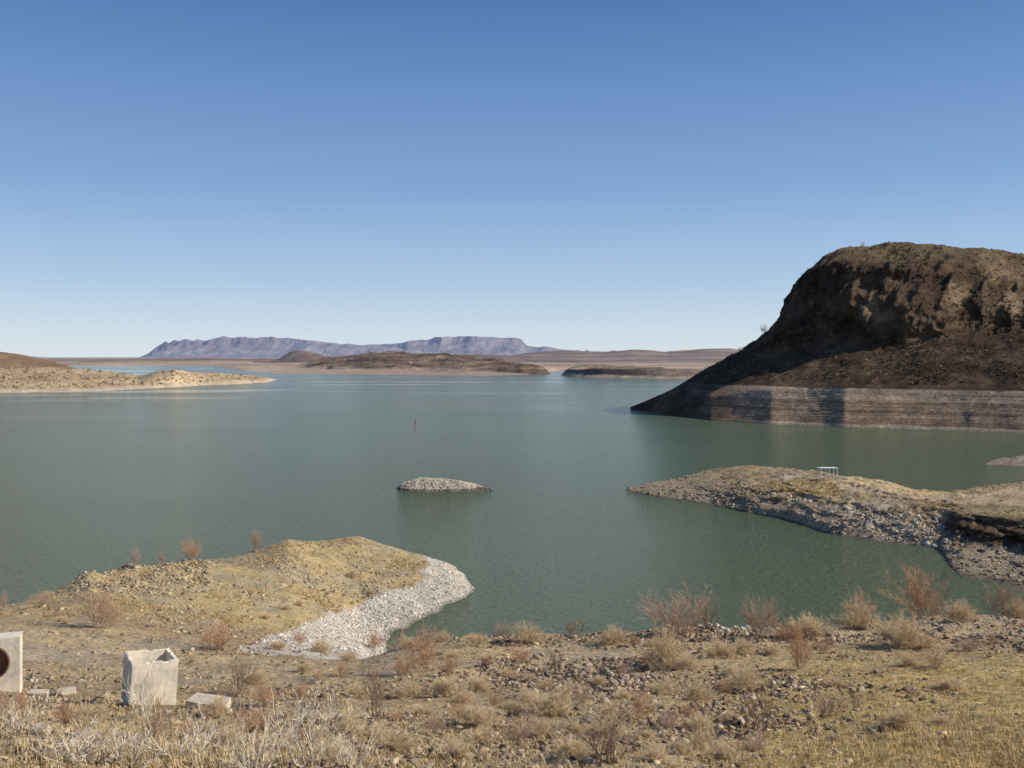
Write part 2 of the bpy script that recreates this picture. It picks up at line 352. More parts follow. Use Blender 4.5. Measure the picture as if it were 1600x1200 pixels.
d = (hi*(16*big+15*(ridged(s_/20+z/70, z/70, 3, 81)-.6)+7.0*(ridged(s_/8+3, z/18, 4, 85)-.5)+3.0*fbm(s_/3.5, z/3.5, 4, 86))
     + mid*(1-hi*.5)*(2.5*(ridged(s_/14+z/50, z/40, 4, 83)-.5))
     + (.4+.6*mid)*(fbm(s_/5, z/4, 4, 87)))*taper
zt = z+.2*fbm(s_/16, r_/16, 2, 88)
terr = (zt % .9)/.9
d += (1-sst(13, 16, z))*sst(.5, 2, z)*.35*(terr-.5)*taper
topm = sst(64, 72, z)
d *= (1-.8*topm)
B.X = x-.62*d; B.Y = y-.78*d
B.Z = z+taper*(hi*2.0*fbm(x/9, y/9, 4, 90)+.6*fbm(x/4, y/4, 4, 92)*sst(13, 18, z))
z = B.Z
nz = fbm(s_/14, z/10+r_/20, 4, 93); nf = fbm(s_/3, z/2.5+r_/5, 4, 94)
dark = (.085, .052, .034); warm = (.18, .12, .073)
cb = mixc(dark, warm, np.clip(.3+nz*1.2+nf*.8, 0, 1))
lit_tan = sst(.0, .4, fbm(s_/7+z/30, z/22, 4, 196))*sst(1290, 1400, B.u)*sst(32, 46, z)  # sunlit patches of the upper right face painted as lighter tan
cb = mixc(cb, (.38, .27, .155), lit_tan*.75)
cb = mixc(cb, (.22, .165, .09), topm*.7)
rh = 13.2+.3*fbm(s_/25, r_/25, 3, 97)
ring = (1-sst(rh-.2, rh+.3, zt))*sst(1050, 1190, B.u+nz*50)
o_ = np.zeros_like(zt)
strp = np.clip((.5*vn(zt*2.0, o_, 5)+.5*vn(zt*4.6, o_+3, 6)-.25)*2, 0, 1)
rc = mixc((.27, .18, .115), (.50, .37, .25), strp)
rc = mixc(rc, (.62, .47, .33), sst(8.8, 10, zt)*(.45+.35*strp))
rc = rc*(1-.15*np.clip(sst(.1, .5, nf), 0, 1))[..., None]
dk = sst(.15, .5, fbm(s_/9, r_/14, 3, 98))*(1-sst(9, 12, z))
rc = mixc(rc, (.25, .17, .11), dk*.35)
cb = mixc(cb, rc, ring)
cb = mixc(cb, (.62, .51, .38), (1-sst(.7, 1.5, z+nf*.5))*sst(1100, 1240, B.u)*.75)
cb = mixc(cb, (.20, .16, .12), (1-sst(.1, .5, z))*.6)
M_butte = terrain_mat('butte_rock', .12, 1.0, 1.0, 1.6, .65, 1.35, .9, .22)
tag(mesh_grid(B, 'butte', M_butte, cb), 'dark steep volcanic butte with pale water level rings on the right shore', 'butte', kind='structure')

# ============================================================ FAR LAND
def far(name, tab, us, rps, amp, sc, c1, c2, mat, label, cat, seed=100, extra=None):
    g = landform(tab, us, rps, 2, 2)
    x, y = g.X, g.Y; lm = sst(-2, 6, g.Z)
    g.Z = g.Z+lm*amp*(fbm(x/sc, y/sc, 5, seed)+.5*(ridged(x/sc*1.7, y/sc, 4, seed+2)-.5))
    n1 = fbm(x/sc*.7, y/sc*.7, 4, seed+5); n2 = fbm(x/sc*4, y/sc*4, 3, seed+8)
    c = mixc(c1, c2, np.clip(.5+n1*1.3+n2*.5, 0, 1))
    if extra: c = extra(g, c, n1, n2)
    tag(mesh_grid(g, name, mat, c), label, cat, kind='structure')
    return g
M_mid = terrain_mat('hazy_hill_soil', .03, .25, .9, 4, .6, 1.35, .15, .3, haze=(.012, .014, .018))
M_dist = terrain_mat('distant_desert', .008, .06, .8, 8, .7, 1.25, haze=(.035, .042, .055))  # emission stands in for the air's haze on the far land
lt = [(-900, [(560, -3), (590, 0), (640, 12), (760, 18), (900, 20), (1000, -3)]),
      (0, [(660, -3), (674, 0), (700, 4.5), (780, 11), (900, Zv(900, 573)), (1010, -3)]),
      (110, [(672, -3), (690, 0), (715, 4), (790, 9), (900, Zv(900, 574)), (1010, -3)]),
      (160, [(690, -3), (712, 0), (735, 3), (800, 7), (890, Zv(890, 579)), (1000, -3)]),
      (215, [(735, -3), (755, 0), (770, 2), (810, 4), (880, Zv(880, 586)), (1000, -3)]),
      (240, [(750, -3), (775, 0), (790, 4), (815, 7), (860, Zv(860, 581)), (960, -3)]),
      (272, [(780, -3), (800, 0), (815, 5), (835, 10), (860, Zv(860, 576)), (960, -3)]),
      (310, [(820, -3), (845, 0), (860, 4), (880, 7), (910, Zv(910, 582)), (1010, -3)]),
      (370, [(860, -3), (885, 0), (900, 3), (930, 5), (980, Zv(980, 585)), (1060, -3)]),
      (415, [(930, -3), (950, 0), (965, 1.5), (985, 2.2), (1020, Zv(1020, 590)), (1080, -3)]),
      (436, [(1040, -3), (1060, -.5), (1065, -.3), (1070, -.3), (1080, -.5), (1100, -3)])]
def ex1(g, c, n1, n2):
    t = sst(-.1, .5, fbm(g.X/60, g.Z/1.2, 3, 140)); c = mixc(c, (.34, .225, .13), t*.6)
    return mixc(c, (.60, .50, .37), (1-sst(1, 3.0, g.Z))*.7)
LS = far('sandy_shore', lt, dense(-40, 436, 2, -900, 436, 20), 10, 1.8, 40, (.44, .31, .18), (.60, .46, .28), M_far, 'low sandy shore with pale banks on the left side of the lake', 'shore', extra=ex1)
ht = [(-900, [(900, -3), (1000, 20), (1150, 50), (1300, 50), (1500, 0)]),
      (-200, [(930, -3), (1000, 12), (1120, Zv(1120, 540)), (1200, 36), (1500, 0)]),
      (0, [(960, -3), (1000, 10), (1120, Zv(1120, 552)), (1200, 24), (1400, 0)]),
      (40, [(980, -3), (1010, 8), (1120, Zv(1120, 556)), (1200, 20), (1400, -3)]),
      (80, [(990, -3), (1020, 6), (1110, Zv(1110, 563)), (1180, 15), (1350, -3)]),
      (118, [(1010, -3), (1040, 3), (1090, Zv(1090, 573)), (1140, 9), (1250, -3)]),
      (170, [(1050, -3), (1060, -1), (1070, -1), (1080, -1), (1100, -3)])]
far('brown_hill', ht, dense(-40, 170, 2, -900, 170, 20), 12, 4, 50, (.20, .125, .075), (.30, .20, .12), M_far, 'low brown hill behind the sandy shore at the left edge', 'hill', seed=160)
pt = []
for u0, vs in [(-9000, 568), (-2500, 568), (-300, 569), (0, 570), (100, 571), (180, 573), (220, 571), (330, 572), (360, 576), (385, 580), (430, 583), (560, 585), (700, 587), (800, 586), (850, 584), (872, 579), (900, 583), (1000, 585), (1200, 585), (2500, 580), (10500, 575)]:
    Yf = H*F/(vs-VH)
    pt.append((u0, [(Yf-90, -3), (Yf, 0), (Yf+150, 3), (Yf+600, 5), (4200, 7), (6500, 10), (9000, 12), (16000, 8), (30000, -30)]))
def ex0(g, c, n1, n2):
    st_ = fbm(g.X/700, g.Y/90, 3, 191); return mixc(c, (.22, .15, .105), sst(-.05, .3, st_)*.75*sst(2, 5, g.Z))
PL = far('desert_plain', pt, dense(-40, 1240, 4, -9000, 10500, 150), [3, 6, 10, 14, 12, 10, 6, 4], 2.5, 160, (.38, .265, .18), (.54, .40, .275), M_dist, 'flat reddish tan desert plain beyond the far side of the lake', 'plain', seed=180, extra=ex0)
mt = [(468, [(1800, -3), (1850, 3), (1900, 5), (1950, 6), (2000, 6), (2300, -3)]),
      (520, [(1600, -3), (1700, 8), (1850, 14), (1950, 20), (2050, Zv(2050, 560)), (2500, -3)]),
      (570, [(1560, -3), (1640, 8), (1800, 16), (1930, 26), (2050, Zv(2050, 553)), (2500, -3)]),
      (620, [(1500, -3), (1580, 7), (1780, 17), (1920, 29), (2050, Zv(2050, 551)), (2500, -3)]),
      (680, [(1460, -3), (1530, 7), (1720, 15), (1860, 26), (2000, Zv(2000, 553)), (2500, -3)]),
      (740, [(1420, -3), (1480, 6), (1600, 12), (1750, 20), (1900, Zv(1900, 558)), (2300, -3)]),
      (800, [(1380, -3), (1420, 6), (1480, 12), (1520, 15), (1600, Zv(1600, 568)), (1900, -3)]),
      (840, [(1360, -3), (1385, 4), (1400, 7), (1440, 8), (1480, Zv(1480, 575)), (1600, -3)]),
      (864, [(1380, -3), (1390, -.5), (1400, -.5), (1410, -.5), (1420, -.5), (1500, -3)])]
def ex2(g, c, n1, n2):
    c = mixc(c, (.08, .055, .042), sst(0, .4, fbm(g.X/60, g.Y/40, 4, 215))*.7)
    c = mixc(c, (.40, .29, .19), sst(.1, .45, fbm(g.X/40, g.Z/3+g.Y/100, 4, 217))*.6)
    return mixc(c, (.52, .38, .27), (1-sst(5, 9, g.Z+n1*4))*.85*(1-sst(700, 780, g.u)))
far('low_hill', mt, np.arange(468, 865, 2), 18, 9, 50, (.15, .10, .07), (.30, .21, .14), M_mid, 'long low dark brown hill across the middle of the far shore', 'hill', seed=200, extra=ex2)
rt = [(876, [(1300, -3), (1320, -.5), (1330, -.5), (1340, -.5), (1350, -.5), (1500, -3)]),
      (890, [(1230, -3), (1250, 3), (1256, 8), (1300, 9), (1400, Zv(1400, 575)), (1700, -3)]),
      (930, [(1180, -3), (1205, 2.5), (1215, 9), (1270, 11), (1400, Zv(1400, 571)), (1700, -3)]),
      (985, [(1130, -3), (1155, 2.5), (1172, 9), (1230, 10), (1380, Zv(1380, 573)), (1700, -3)]),
      (1030, [(1090, -3), (1115, 2.5), (1150, 8), (1200, 9), (1350, Zv(1350, 574)), (1700, -3)]),
      (1070, [(1050, -3), (1080, 1.2), (1120, 4), (1180, 6), (1300, Zv(1300, 578)), (1700, -3)]),
      (1130, [(1000, -3), (1030, 1), (1080, 3), (1180, 6), (1300, Zv(1300, 580)), (1700, -3)]),
      (2400, [(1000, -3), (1030, 1), (1080, 3), (1180, 6), (1300, 7), (1700, -3)])]
def ex3(g, c, n1, n2):
    c = mixc(c, (.08, .058, .045), (sst(3, 4, g.Z+n2*2)*(1-sst(8.5, 10, g.Z+n1*3))*(1-sst(1000, 1060, g.u)))*.8)
    return mixc(c, (.52, .41, .29), (1-sst(1.5, 3.2, g.Z+n1))*.8)
far('low_bluff', rt, dense(876, 1160, 2, 876, 2400, 30), 12, 4.0, 40, (.20, .145, .10), (.40, .30, .21), M_mid, 'low flat bluff with dark cliff on the far shore left of the butte', 'bluff', seed=220, extra=ex3)
ct = [(395, [(3100, 4), (3200, 7), (3400, 8), (3500, 8), (3700, 6), (4000, 4)])]
for u0, vv in [(415, 566), (435, 561), (448, 553), (456, 549), (468, 547), (480, 548), (495, 552), (512, 558), (535, 564)]:
    zc = Zv(3500, vv); ct.append((u0, [(3100, 3), (3200, 7), (3400, zc*.6), (3500, zc), (3650, zc*.8), (4000, 4)]))
ct.append((560, [(3100, 3), (3200, 6), (3400, 6), (3500, 6), (3700, 6), (4000, 3)]))
far('cone_hill', ct, np.arange(395, 561, 1.5), 12, 5, 70, (.14, .09, .07), (.22, .15, .115), M_dist, 'small dark cone shaped hill standing before the far mesas', 'hill', seed=240)
def hills(name, pts, Y0, Yc, us, c1, c2, label, seed, amp=7):
    wt = []
    for u0, vv in pts:
        zc = max(Zv(Yc, vv), 8); wt.append((u0, [(Y0, 4), (Y0+(Yc-Y0)*.25, 9), (Y0+(Yc-Y0)*.55, max(10, zc*.4)), (Y0+(Yc-Y0)*.8, max(10, zc*.65)), (Yc, zc), (Yc+900, 8)]))
    def exh(g, c, n1, n2): return mixc(c, (.12, .09, .075), sst(0, .35, fbm(g.X/260, g.Z/9+g.Y/700, 4, seed+9))*.6)
    far(name, wt, us, 16, amp, 200, c1, c2, M_dist, label, 'hills', seed=seed, extra=exh)
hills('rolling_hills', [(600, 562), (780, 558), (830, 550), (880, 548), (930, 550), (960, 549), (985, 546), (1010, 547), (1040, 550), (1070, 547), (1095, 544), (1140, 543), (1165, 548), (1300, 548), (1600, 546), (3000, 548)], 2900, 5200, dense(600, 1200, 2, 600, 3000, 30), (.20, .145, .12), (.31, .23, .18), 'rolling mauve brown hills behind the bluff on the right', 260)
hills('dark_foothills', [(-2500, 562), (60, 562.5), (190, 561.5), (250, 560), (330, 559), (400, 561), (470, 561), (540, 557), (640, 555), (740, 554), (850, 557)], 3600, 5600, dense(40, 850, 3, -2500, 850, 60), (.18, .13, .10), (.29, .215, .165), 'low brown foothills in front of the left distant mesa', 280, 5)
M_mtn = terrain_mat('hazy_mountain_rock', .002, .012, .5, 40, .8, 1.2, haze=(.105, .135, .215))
M_mtn2 = terrain_mat('faint_mountain_rock', .002, .012, .2, 30, .9, 1.1, haze=(.26, .34, .46))  # mountain materials glow evenly to imitate distance haze
def mountains(name, sil, Yc, label, c1, c2, seed, amp=1.0, ur=None, mat=None):
    tab = []
    for u0, vv in sil:
        zc = Zv(Yc, vv)
        tab.append((u0, [(Yc-1600, 0), (Yc-1100, max(5, zc*.16)), (Yc-500, max(6, zc*.4)), (Yc-180, max(6, zc*.70)), (Yc-60, zc*.97), (Yc, zc), (Yc+700, zc*.9), (Yc+1500, 0)]))
    us = ur if ur is not None else np.arange(sil[0][0], sil[-1][0]+1, 1.5)
    g = landform(tab, us, [10, 18, 18, 14, 6, 6, 4], 1, 1)
    x, y, z = g.X.copy(), g.Y.copy(), g.Z.copy()
    m = sst(10, 60, z)*(1-sst(Yc-80, Yc, y)*.85)
    d = (ridged(x/300, y/1500, 4, seed)-.5)*300*m
    g.Y = y-d*amp; g.Z = z+m*30*(fbm(x/120, y/300, 4, seed+3))+sst(20, 60, z)*7*fbm(x/50, y/900, 3, seed+4)
    c = mixc(c1, c2, np.clip(.5+fbm(x/200, z/40, 4, seed+7)*1.2, 0, 1))
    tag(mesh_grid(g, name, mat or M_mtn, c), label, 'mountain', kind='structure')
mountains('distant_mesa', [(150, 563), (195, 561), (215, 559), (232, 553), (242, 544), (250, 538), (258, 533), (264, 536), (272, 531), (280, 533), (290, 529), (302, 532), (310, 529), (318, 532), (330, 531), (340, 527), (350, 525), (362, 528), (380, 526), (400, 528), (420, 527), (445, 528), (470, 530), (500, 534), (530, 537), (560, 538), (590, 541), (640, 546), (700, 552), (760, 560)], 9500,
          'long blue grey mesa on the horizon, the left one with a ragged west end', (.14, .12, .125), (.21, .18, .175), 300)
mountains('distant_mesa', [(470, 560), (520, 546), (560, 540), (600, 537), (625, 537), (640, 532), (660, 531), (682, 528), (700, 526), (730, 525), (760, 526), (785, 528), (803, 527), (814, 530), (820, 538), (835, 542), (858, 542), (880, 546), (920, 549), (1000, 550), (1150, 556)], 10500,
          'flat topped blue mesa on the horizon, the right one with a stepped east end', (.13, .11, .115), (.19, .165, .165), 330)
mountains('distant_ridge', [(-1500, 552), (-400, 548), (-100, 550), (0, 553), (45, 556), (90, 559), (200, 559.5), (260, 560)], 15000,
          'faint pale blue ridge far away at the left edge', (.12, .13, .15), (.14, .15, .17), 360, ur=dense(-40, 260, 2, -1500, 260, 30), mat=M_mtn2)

# ============================================================ WATER
m, nt, b = newmat('lake_surface'); N = nt.nodes; L = nt.links
tc = N.new('ShaderNodeTexCoord')
mp = N.new('ShaderNodeMapping'); mp.inputs['Scale'].default_value = (1, 1.7, 1); mp.inputs['Rotation'].default_value = (0, 0, .3); L.new(tc.outputs['Object'], mp.inputs['Vector'])
w1 = N.new('ShaderNodeTexNoise'); w1.inputs['Scale'].default_value = .9; w1.inputs['Detail'].default_value = 6; w1.inputs['Roughness'].default_value = .62; L.new(mp.outputs[0], w1.inputs['Vector'])
w2 = N.new('ShaderNodeTexNoise'); w2.inputs['Scale'].default_value = .16; w2.inputs['Detail'].default_value = 5; L.new(mp.outputs[0], w2.inputs['Vector'])
mp2 = N.new('ShaderNodeMapping'); mp2.inputs['Scale'].default_value = (.0045, .014, 1); mp2.inputs['Rotation'].default_value = (0, 0, .06); L.new(tc.outputs['Object'], mp2.inputs['Vector'])
w3 = N.new('ShaderNodeTexNoise'); w3.inputs['Scale'].default_value = 1.0; w3.inputs['Detail'].default_value = 6; w3.inputs['Roughness'].default_value = .62; L.new(mp2.outputs[0], w3.inputs['Vector'])
sp = N.new('ShaderNodeSeparateXYZ'); L.new(tc.outputs['Object'], sp.inputs[0])
fo = N.new('ShaderNodeMapRange'); fo.inputs['From Min'].default_value = 280; fo.inputs['From Max'].default_value = 700; L.new(sp.outputs['Y'], fo.inputs['Value'])
cm = N.new('ShaderNodeMapRange'); cm.interpolation_type = 'SMOOTHSTEP'; cm.inputs['From Min'].default_value = .51; cm.inputs['From Max'].default_value = .60; L.new(w3.outputs['Fac'], cm.inputs['Value'])
calm = N.new('ShaderNodeMath'); calm.operation = 'MULTIPLY'; L.new(fo.outputs[0], calm.inputs[0]); L.new(cm.outputs[0], calm.inputs[1])
bs = N.new('ShaderNodeMapRange'); bs.inputs['To Min'].default_value = 1.0; bs.inputs['To Max'].default_value = .08; L.new(calm.outputs[0], bs.inputs['Value'])
b1 = N.new('ShaderNodeBump'); b1.inputs['Distance'].default_value = .7; L.new(w1.outputs['Fac'], b1.inputs['Height']); L.new(bs.outputs[0], b1.inputs['Strength'])
b2 = N.new('ShaderNodeBump'); b2.inputs['Strength'].default_value = .4; b2.inputs['Distance'].default_value = .7; L.new(w2.outputs['Fac'], b2.inputs['Height']); L.new(b1.outputs[0], b2.inputs['Normal'])
L.new(b2.outputs[0], b.inputs['Normal'])
cr = N.new('ShaderNodeValToRGB'); cr.color_ramp.elements[0].position = .35; cr.color_ramp.elements[1].position = .7
cr.color_ramp.elements[0].color = (.104, .138, .068, 1); cr.color_ramp.elements[1].color = (.122, .158, .082, 1)
L.new(w3.outputs['Fac'], cr.inputs['Fac']); L.new(cr.outputs[0], b.inputs['Base Color'])
rr = N.new('ShaderNodeMapRange'); rr.inputs['To Min'].default_value = .12; rr.inputs['To Max'].default_value = .05
L.new(calm.outputs[0], rr.inputs['Value']); L.new(rr.outputs[0], b.inputs['Roughness'])
b.inputs['IOR'].default_value = 1.33; b.inputs['Specular IOR Level'].default_value = .26
WX = 32000
o = fastmesh('lake_water', [(-WX, -400, 0), (WX, -400, 0), (WX, 40000, 0), (-WX, 40000, 0)], [(0, 1, 2, 3)], m, nper=4)
tag(o, 'green blue lake surface ruffled by light wind', 'water', kind='structure')

# ============================================================ STUFF: stones, grass, scrub
M_stone = terrain_mat('broken_rock', 1.5, 14, .5, .03, .75, 1.25)
M_grass = terrain_mat('dry_grass', .8, 6, 0, .01, .8, 1.2)
M_scrub = terrain_mat('desert_scrub', .5, 3, 0, .01, .8, 1.2)
def stonecols(n, pal):
    pal = np.array(pal); return pal[rng.integers(0, len(pal), n)]*rng.uniform(.7, 1.2, (n, 1))
PAL = [(.46, .37, .25), (.36, .27, .17), (.52, .43, .30), (.30, .205, .13), (.50, .37, .21)]
PALP = [(.70, .64, .54), (.60, .53, .43), (.76, .70, .60), (.48, .41, .31)]
PALD = [(.22, .155, .10), (.30, .225, .155), (.38, .295, .205), (.17, .115, .075)]
u, v = uv(G); x, y = G.X, G.Y
cn = fbm(x/4, y/4, 4, 401)
wN = (y < 60)*(y > 9)*(G.Z > .3)*(.12+sst(-.1, .5, cn))
wN = wN*(1-.8*sst(1200, 1350, u)*sst(1010, 1050, v))
n = 18000; P = pick(G, n, wN); Sz = (.014+.024*rng.random(n)+.07*rng.random(n)**6)*(.75+P[:, 1]/45)
stones('loose_stones', P, Sz, stonecols(n, PAL+PALD), M_stone, label='loose stones scattered over the foreground slope')
rub = [[(740, 1030), (860, 1026), (1030, 1036), (1030, 1086), (930, 1090), (790, 1076)], [(780, 995), (1000, 982), (1250, 980), (1420, 962), (1600, 952), (1610, 1000), (1450, 1000), (1250, 1008), (900, 1012), (780, 1012)],
       [(1030, 1040), (1420, 1050), (1540, 1100), (1320, 1160), (1060, 1130)], [(0, 1130), (120, 1130), (160, 1200), (0, 1200)]]
w = sum(inpoly(u+cn*60, v+cn*14, p)*k for p, k in zip(rub, (1.7, 1.5, .25, .4)))*(y < 44)*(y > 9)*(.12+sst(-.45, .4, cn))
n = 8500; P = pick(G, n, w); Sz = (.022+.09*rng.random(n)**3.2)*(.7+P[:, 1]/70)
stones('rubble', P, Sz, stonecols(n, PALD+PALD+PAL), M_stone, (.4, .8), 'angular dark rubble along the low ridges of the slope', 'rubble')
w = beach*(y > 60)*(G.Z > .05)*1.0
n = 7000; P = pick(G, n, w); Sz = .04+.14*rng.random(n)**3
stones('beach_gravel', P, Sz, stonecols(n, PALP), M_stone, label='pale gravel on the beach of the peninsula', cat='gravel')
w = (y > 62)*(G.Z > .3)*(1-beach)*(.12+sst(.0, .5, cn)+led*2)
n = 7000; P = pick(G, n, w); Sz = .04+.22*rng.random(n)**4
stones('hillside_stones', P, Sz, stonecols(n, PAL+[(.5, .40, .24)]), M_stone, label='small stones on the sandy peninsula')
cn2 = fbm(S.X/6, S.Y/6, 3, 405)
w = (S.Z > .05)*(.04+1.6*(1-sst(2.2, 3.1, S.Z)))*(1-road*.98)*(1-bank*.8)*(.3+sst(-.2, .3, cn2))
n = 7000; P = pick(S, n, w); Sz = .05+.34*rng.random(n)**4
cc = stonecols(n, PALD+PAL+[(.46, .40, .32)])
up = 800+F*P[:, 0]/P[:, 1]; pal2 = (up > 1215)*(up < 1475)*(P[:, 2] < 3.1)*(rng.random(n) < .5); cc[pal2] = stonecols(int(pal2.sum()), [(.58, .52, .43), (.48, .42, .34)])
stones('shore_rocks', P, Sz, cc, M_stone, (.35, .8), 'grey broken rocks along the banks of the right spit', 'rocks')
w = (I.Z > .02)*1.0
n = 2400; P = pick(I, n, w); Sz = .06+.2*rng.random(n)**4
cc = stonecols(n, PALP+[(.50, .41, .28), (.38, .30, .20)]); cc[P[:, 2] < .35] *= .4
stones('islet_cobbles', P, Sz, cc, M_stone, label='pale cobbles covering the small islet', cat='cobbles')
w = (y < 62)*(y > 8.5)*(G.Z > .3)*(.12+sst(-.25, .35, fbm(x/5, y/5, 4, 411))+1.2*sst(1100, 1350, u)*sst(1000, 1040, v)+.3*(1-sst(300, 700, u))*sst(1080, 1150, v))
n = 13000; P = pick(G, n, w); hh = rng.uniform(.04, .15, n)
gp = np.array([(.68, .51, .25), (.60, .44, .20), (.68, .53, .30), (.52, .36, .17)])
grass('dry_grass', P, hh, gp[rng.integers(0, 4, n)], M_grass, 9, .0045, 'dry straw coloured grass over the foreground slope')
w = (y < 30)*(y > 9)*(1-sst(350, 720, u))*sst(1085, 1130, v)*(.1+sst(-.1, .3, fbm(x/2, y/2, 3, 419)))
n = 330; P = pick(G, n, w)
grass('tall_dry_grass', P, rng.uniform(.2, .45, n), np.array([(.70, .55, .31), (.62, .46, .25)])[rng.integers(0, 2, n)], M_grass, 11, .005, 'tall pale dry grass in the bottom left corner')
w = (y > 62)*(G.Z > .6)*(1-beach)*(.1+sst(0, .4, fbm(x/5, y/5, 4, 413)))
n = 3500; P = pick(G, n, w)
grass('thin_grass', P, rng.uniform(.1, .3, n), gp[rng.integers(0, 4, n)]*.9, M_grass, 8, .006, 'thin yellow grass on the sandy peninsula')
w = (S.Z > 1.6)*(.1+sst(0, .4, cn2)+gyl*2)*(1-road*.97)*(1-np.clip(bank, 0, 1))
n = 2500; P = pick(S, n, w)
grass('spit_grass', P, rng.uniform(.15, .35, n), gp[rng.integers(0, 4, n)]*.85, M_grass, 8, .008, 'yellow dry grass on top of the right spit')
w = (B.Z > 15)*(.3+sst(-.2, .4, fbm(B.X/12, B.Z/12, 3, 421)))
n = 4500; P = pick(B, n, w, (985, 1750)); sc = np.array([(.13, .105, .05), (.19, .15, .075), (.27, .20, .11), (.09, .07, .035)])
scrub('butte_scrub', P, rng.uniform(.25, .7, n), sc[rng.integers(0, 4, n)], M_scrub, 10, 'sparse desert scrub dotting the sides of the butte')
n = 700; P = pick(LS, n, (LS.Z > 2)*1.0, (-100, 436))
scrub('shore_scrub', P, rng.uniform(.5, 1.4, n), np.array([(.22, .17, .09), (.30, .22, .12)])[rng.integers(0, 2, n)], M_scrub, 8, 'sparse scrub on the sandy left shore')

# ============================================================ SHRUBS
def tube(V, T, pts, r0, r1, n=3):
    b0 = len(V); m = len(pts)
    for i, p in enumerate(pts):
        a = pts[max(i-1, 0)]; c = pts[min(i+1, m-1)]; d = (c-a)
        if d.length < 1e-6: d = Vector((0, 0, 1))
        d.normalize(); s = d.cross(Vector((.3, .2, 1)) if abs(d.z) < .9 else Vector((1, 0, .1))).normalized(); q = d.cross(s)
        r = r0+(r1-r0)*i/(m-1)
        for k in range(n):
            an = 2*math.pi*k/n; V.append(tuple(p+s*(r*math.cos(an))+q*(r*math.sin(an))))
    for i in range(m-1):
        for k in range(n):
            a = b0+i*n+k; b_ = b0+i*n+(k+1) % n
            T.append((a, b_, b_+n)); T.append((a, b_+n, a+n))
def bushmesh(kind, seed, h=1.0):
    R = random.Random(seed); SV, ST, TV, TT = [], [], [], []
    par = {'red': (20, .66, 10, 6, .0085, .0040), 'tan': (42, 1.0, 12, 6, .0075, .0055), 'dark': (11, .8, 8, 5, .013, .0055), 'dead': (13, .9, 5, 3, .015, .0075)}[kind]
    ns, tilt, nt_, nn, r0, rt_ = par
    def path(p, d, L_, seg, wob, up):
        pts = [p.copy()]
        for i in range(seg):
            d = (d+Vector((R.gauss(0, wob), R.gauss(0, wob), R.gauss(0, wob)+up))).normalized(); p = p+d*(L_/seg); pts.append(p.copy())
        return pts, d
    for s in range(ns):
        a = R.uniform(0, 6.28); t = R.uniform(.05, tilt) if kind != 'tan' else R.uniform(.1, 1.3)
        d = Vector((math.cos(a)*math.sin(t), math.sin(a)*math.sin(t), math.cos(t)))
        L_ = h*R.uniform(.45, 1.0)*(1 if kind != 'tan' else .9)
        p0 = Vector((math.cos(a), math.sin(a), 0))*R.uniform(0, .18)*h+Vector((0, 0, -.04))
        pts, dd = path(p0, d, L_, 6, .16 if kind != 'dead' else .2, .03)
        tube(SV, ST, pts, r0*R.uniform(.6, 1.2), rt_*.6)
        for k in range(nt_):
            f = R.uniform(.2, .98)*6; i = min(int(f), 5); p = pts[i].lerp(pts[i+1], f-i)
            seg = (pts[i+1]-pts[i]).normalized()
            d2 = (seg+Vector((R.gauss(0, .55), R.gauss(0, .55), R.gauss(.1, .35)))).normalized()
            l2 = h*R.uniform(.15, .38)
            tp, _ = path(p, d2, l2, 3, .15, .03); tube(TV, TT, tp, rt_, rt_*.4)
            for q in range(nn):
                f2 = R.uniform(.2, 1)*3; i2 = min(int(f2), 2); p2 = tp[i2].lerp(tp[i2+1], f2-i2)
                d3 = (d2+Vector((R.gauss(0, .6), R.gauss(0, .6), R.gauss(.15, .4)))).normalized()
                t3, _ = path(p2, d3, h*R.uniform(.07, .2), 2, .1, 0); tube(TV, TT, t3, rt_*.7, rt_*.25)
    return (SV, ST, TV, TT)
MS = {'red': plain_mat('grey_bark', (.38, .28, .21)), 'tan': plain_mat('straw_stem', (.52, .40, .23)), 'dark': plain_mat('dark_bark', (.20, .145, .10)), 'dead': plain_mat('bleached_wood', (.74, .65, .50))}
MT = {'red': plain_mat('grey_pink_twigs', (.52, .36, .26)), 'tan': plain_mat('straw_twigs', (.72, .56, .35)), 'dark': plain_mat('brown_twigs', (.34, .24, .16)), 'dead': plain_mat('pale_twigs', (.76, .67, .52))}
M_rust_twig = plain_mat('rust_tan_twigs', (.56, .34, .20))
protos = {}
NAME = {'red': 'leafless_shrub', 'rust': 'leafless_shrub', 'tan': 'straw_shrub', 'dark': 'twiggy_shrub', 'dead': 'dead_shrub'}
def proto(kind, i):
    if (kind, i) in protos: return protos[(kind, i)]
    if kind == 'rust':
        a, b_ = proto('red', i); b_ = b_.copy(); b_.materials.clear(); b_.materials.append(M_rust_twig)
        protos[(kind, i)] = (a, b_); return a, b_
    SV, ST, TV, TT = bushmesh(kind, ord(kind[0])*31+ord(kind[1])+i*13)
    a = fastmesh('stems', SV, ST, MS[kind]); b2_ = fastmesh('twigs', TV, TT, MT[kind])
    ma, mb = a.data, b2_.data
    bpy.data.objects.remove(a); bpy.data.objects.remove(b2_)
    protos[(kind, i)] = (ma, mb); return ma, mb
cnt = [0]
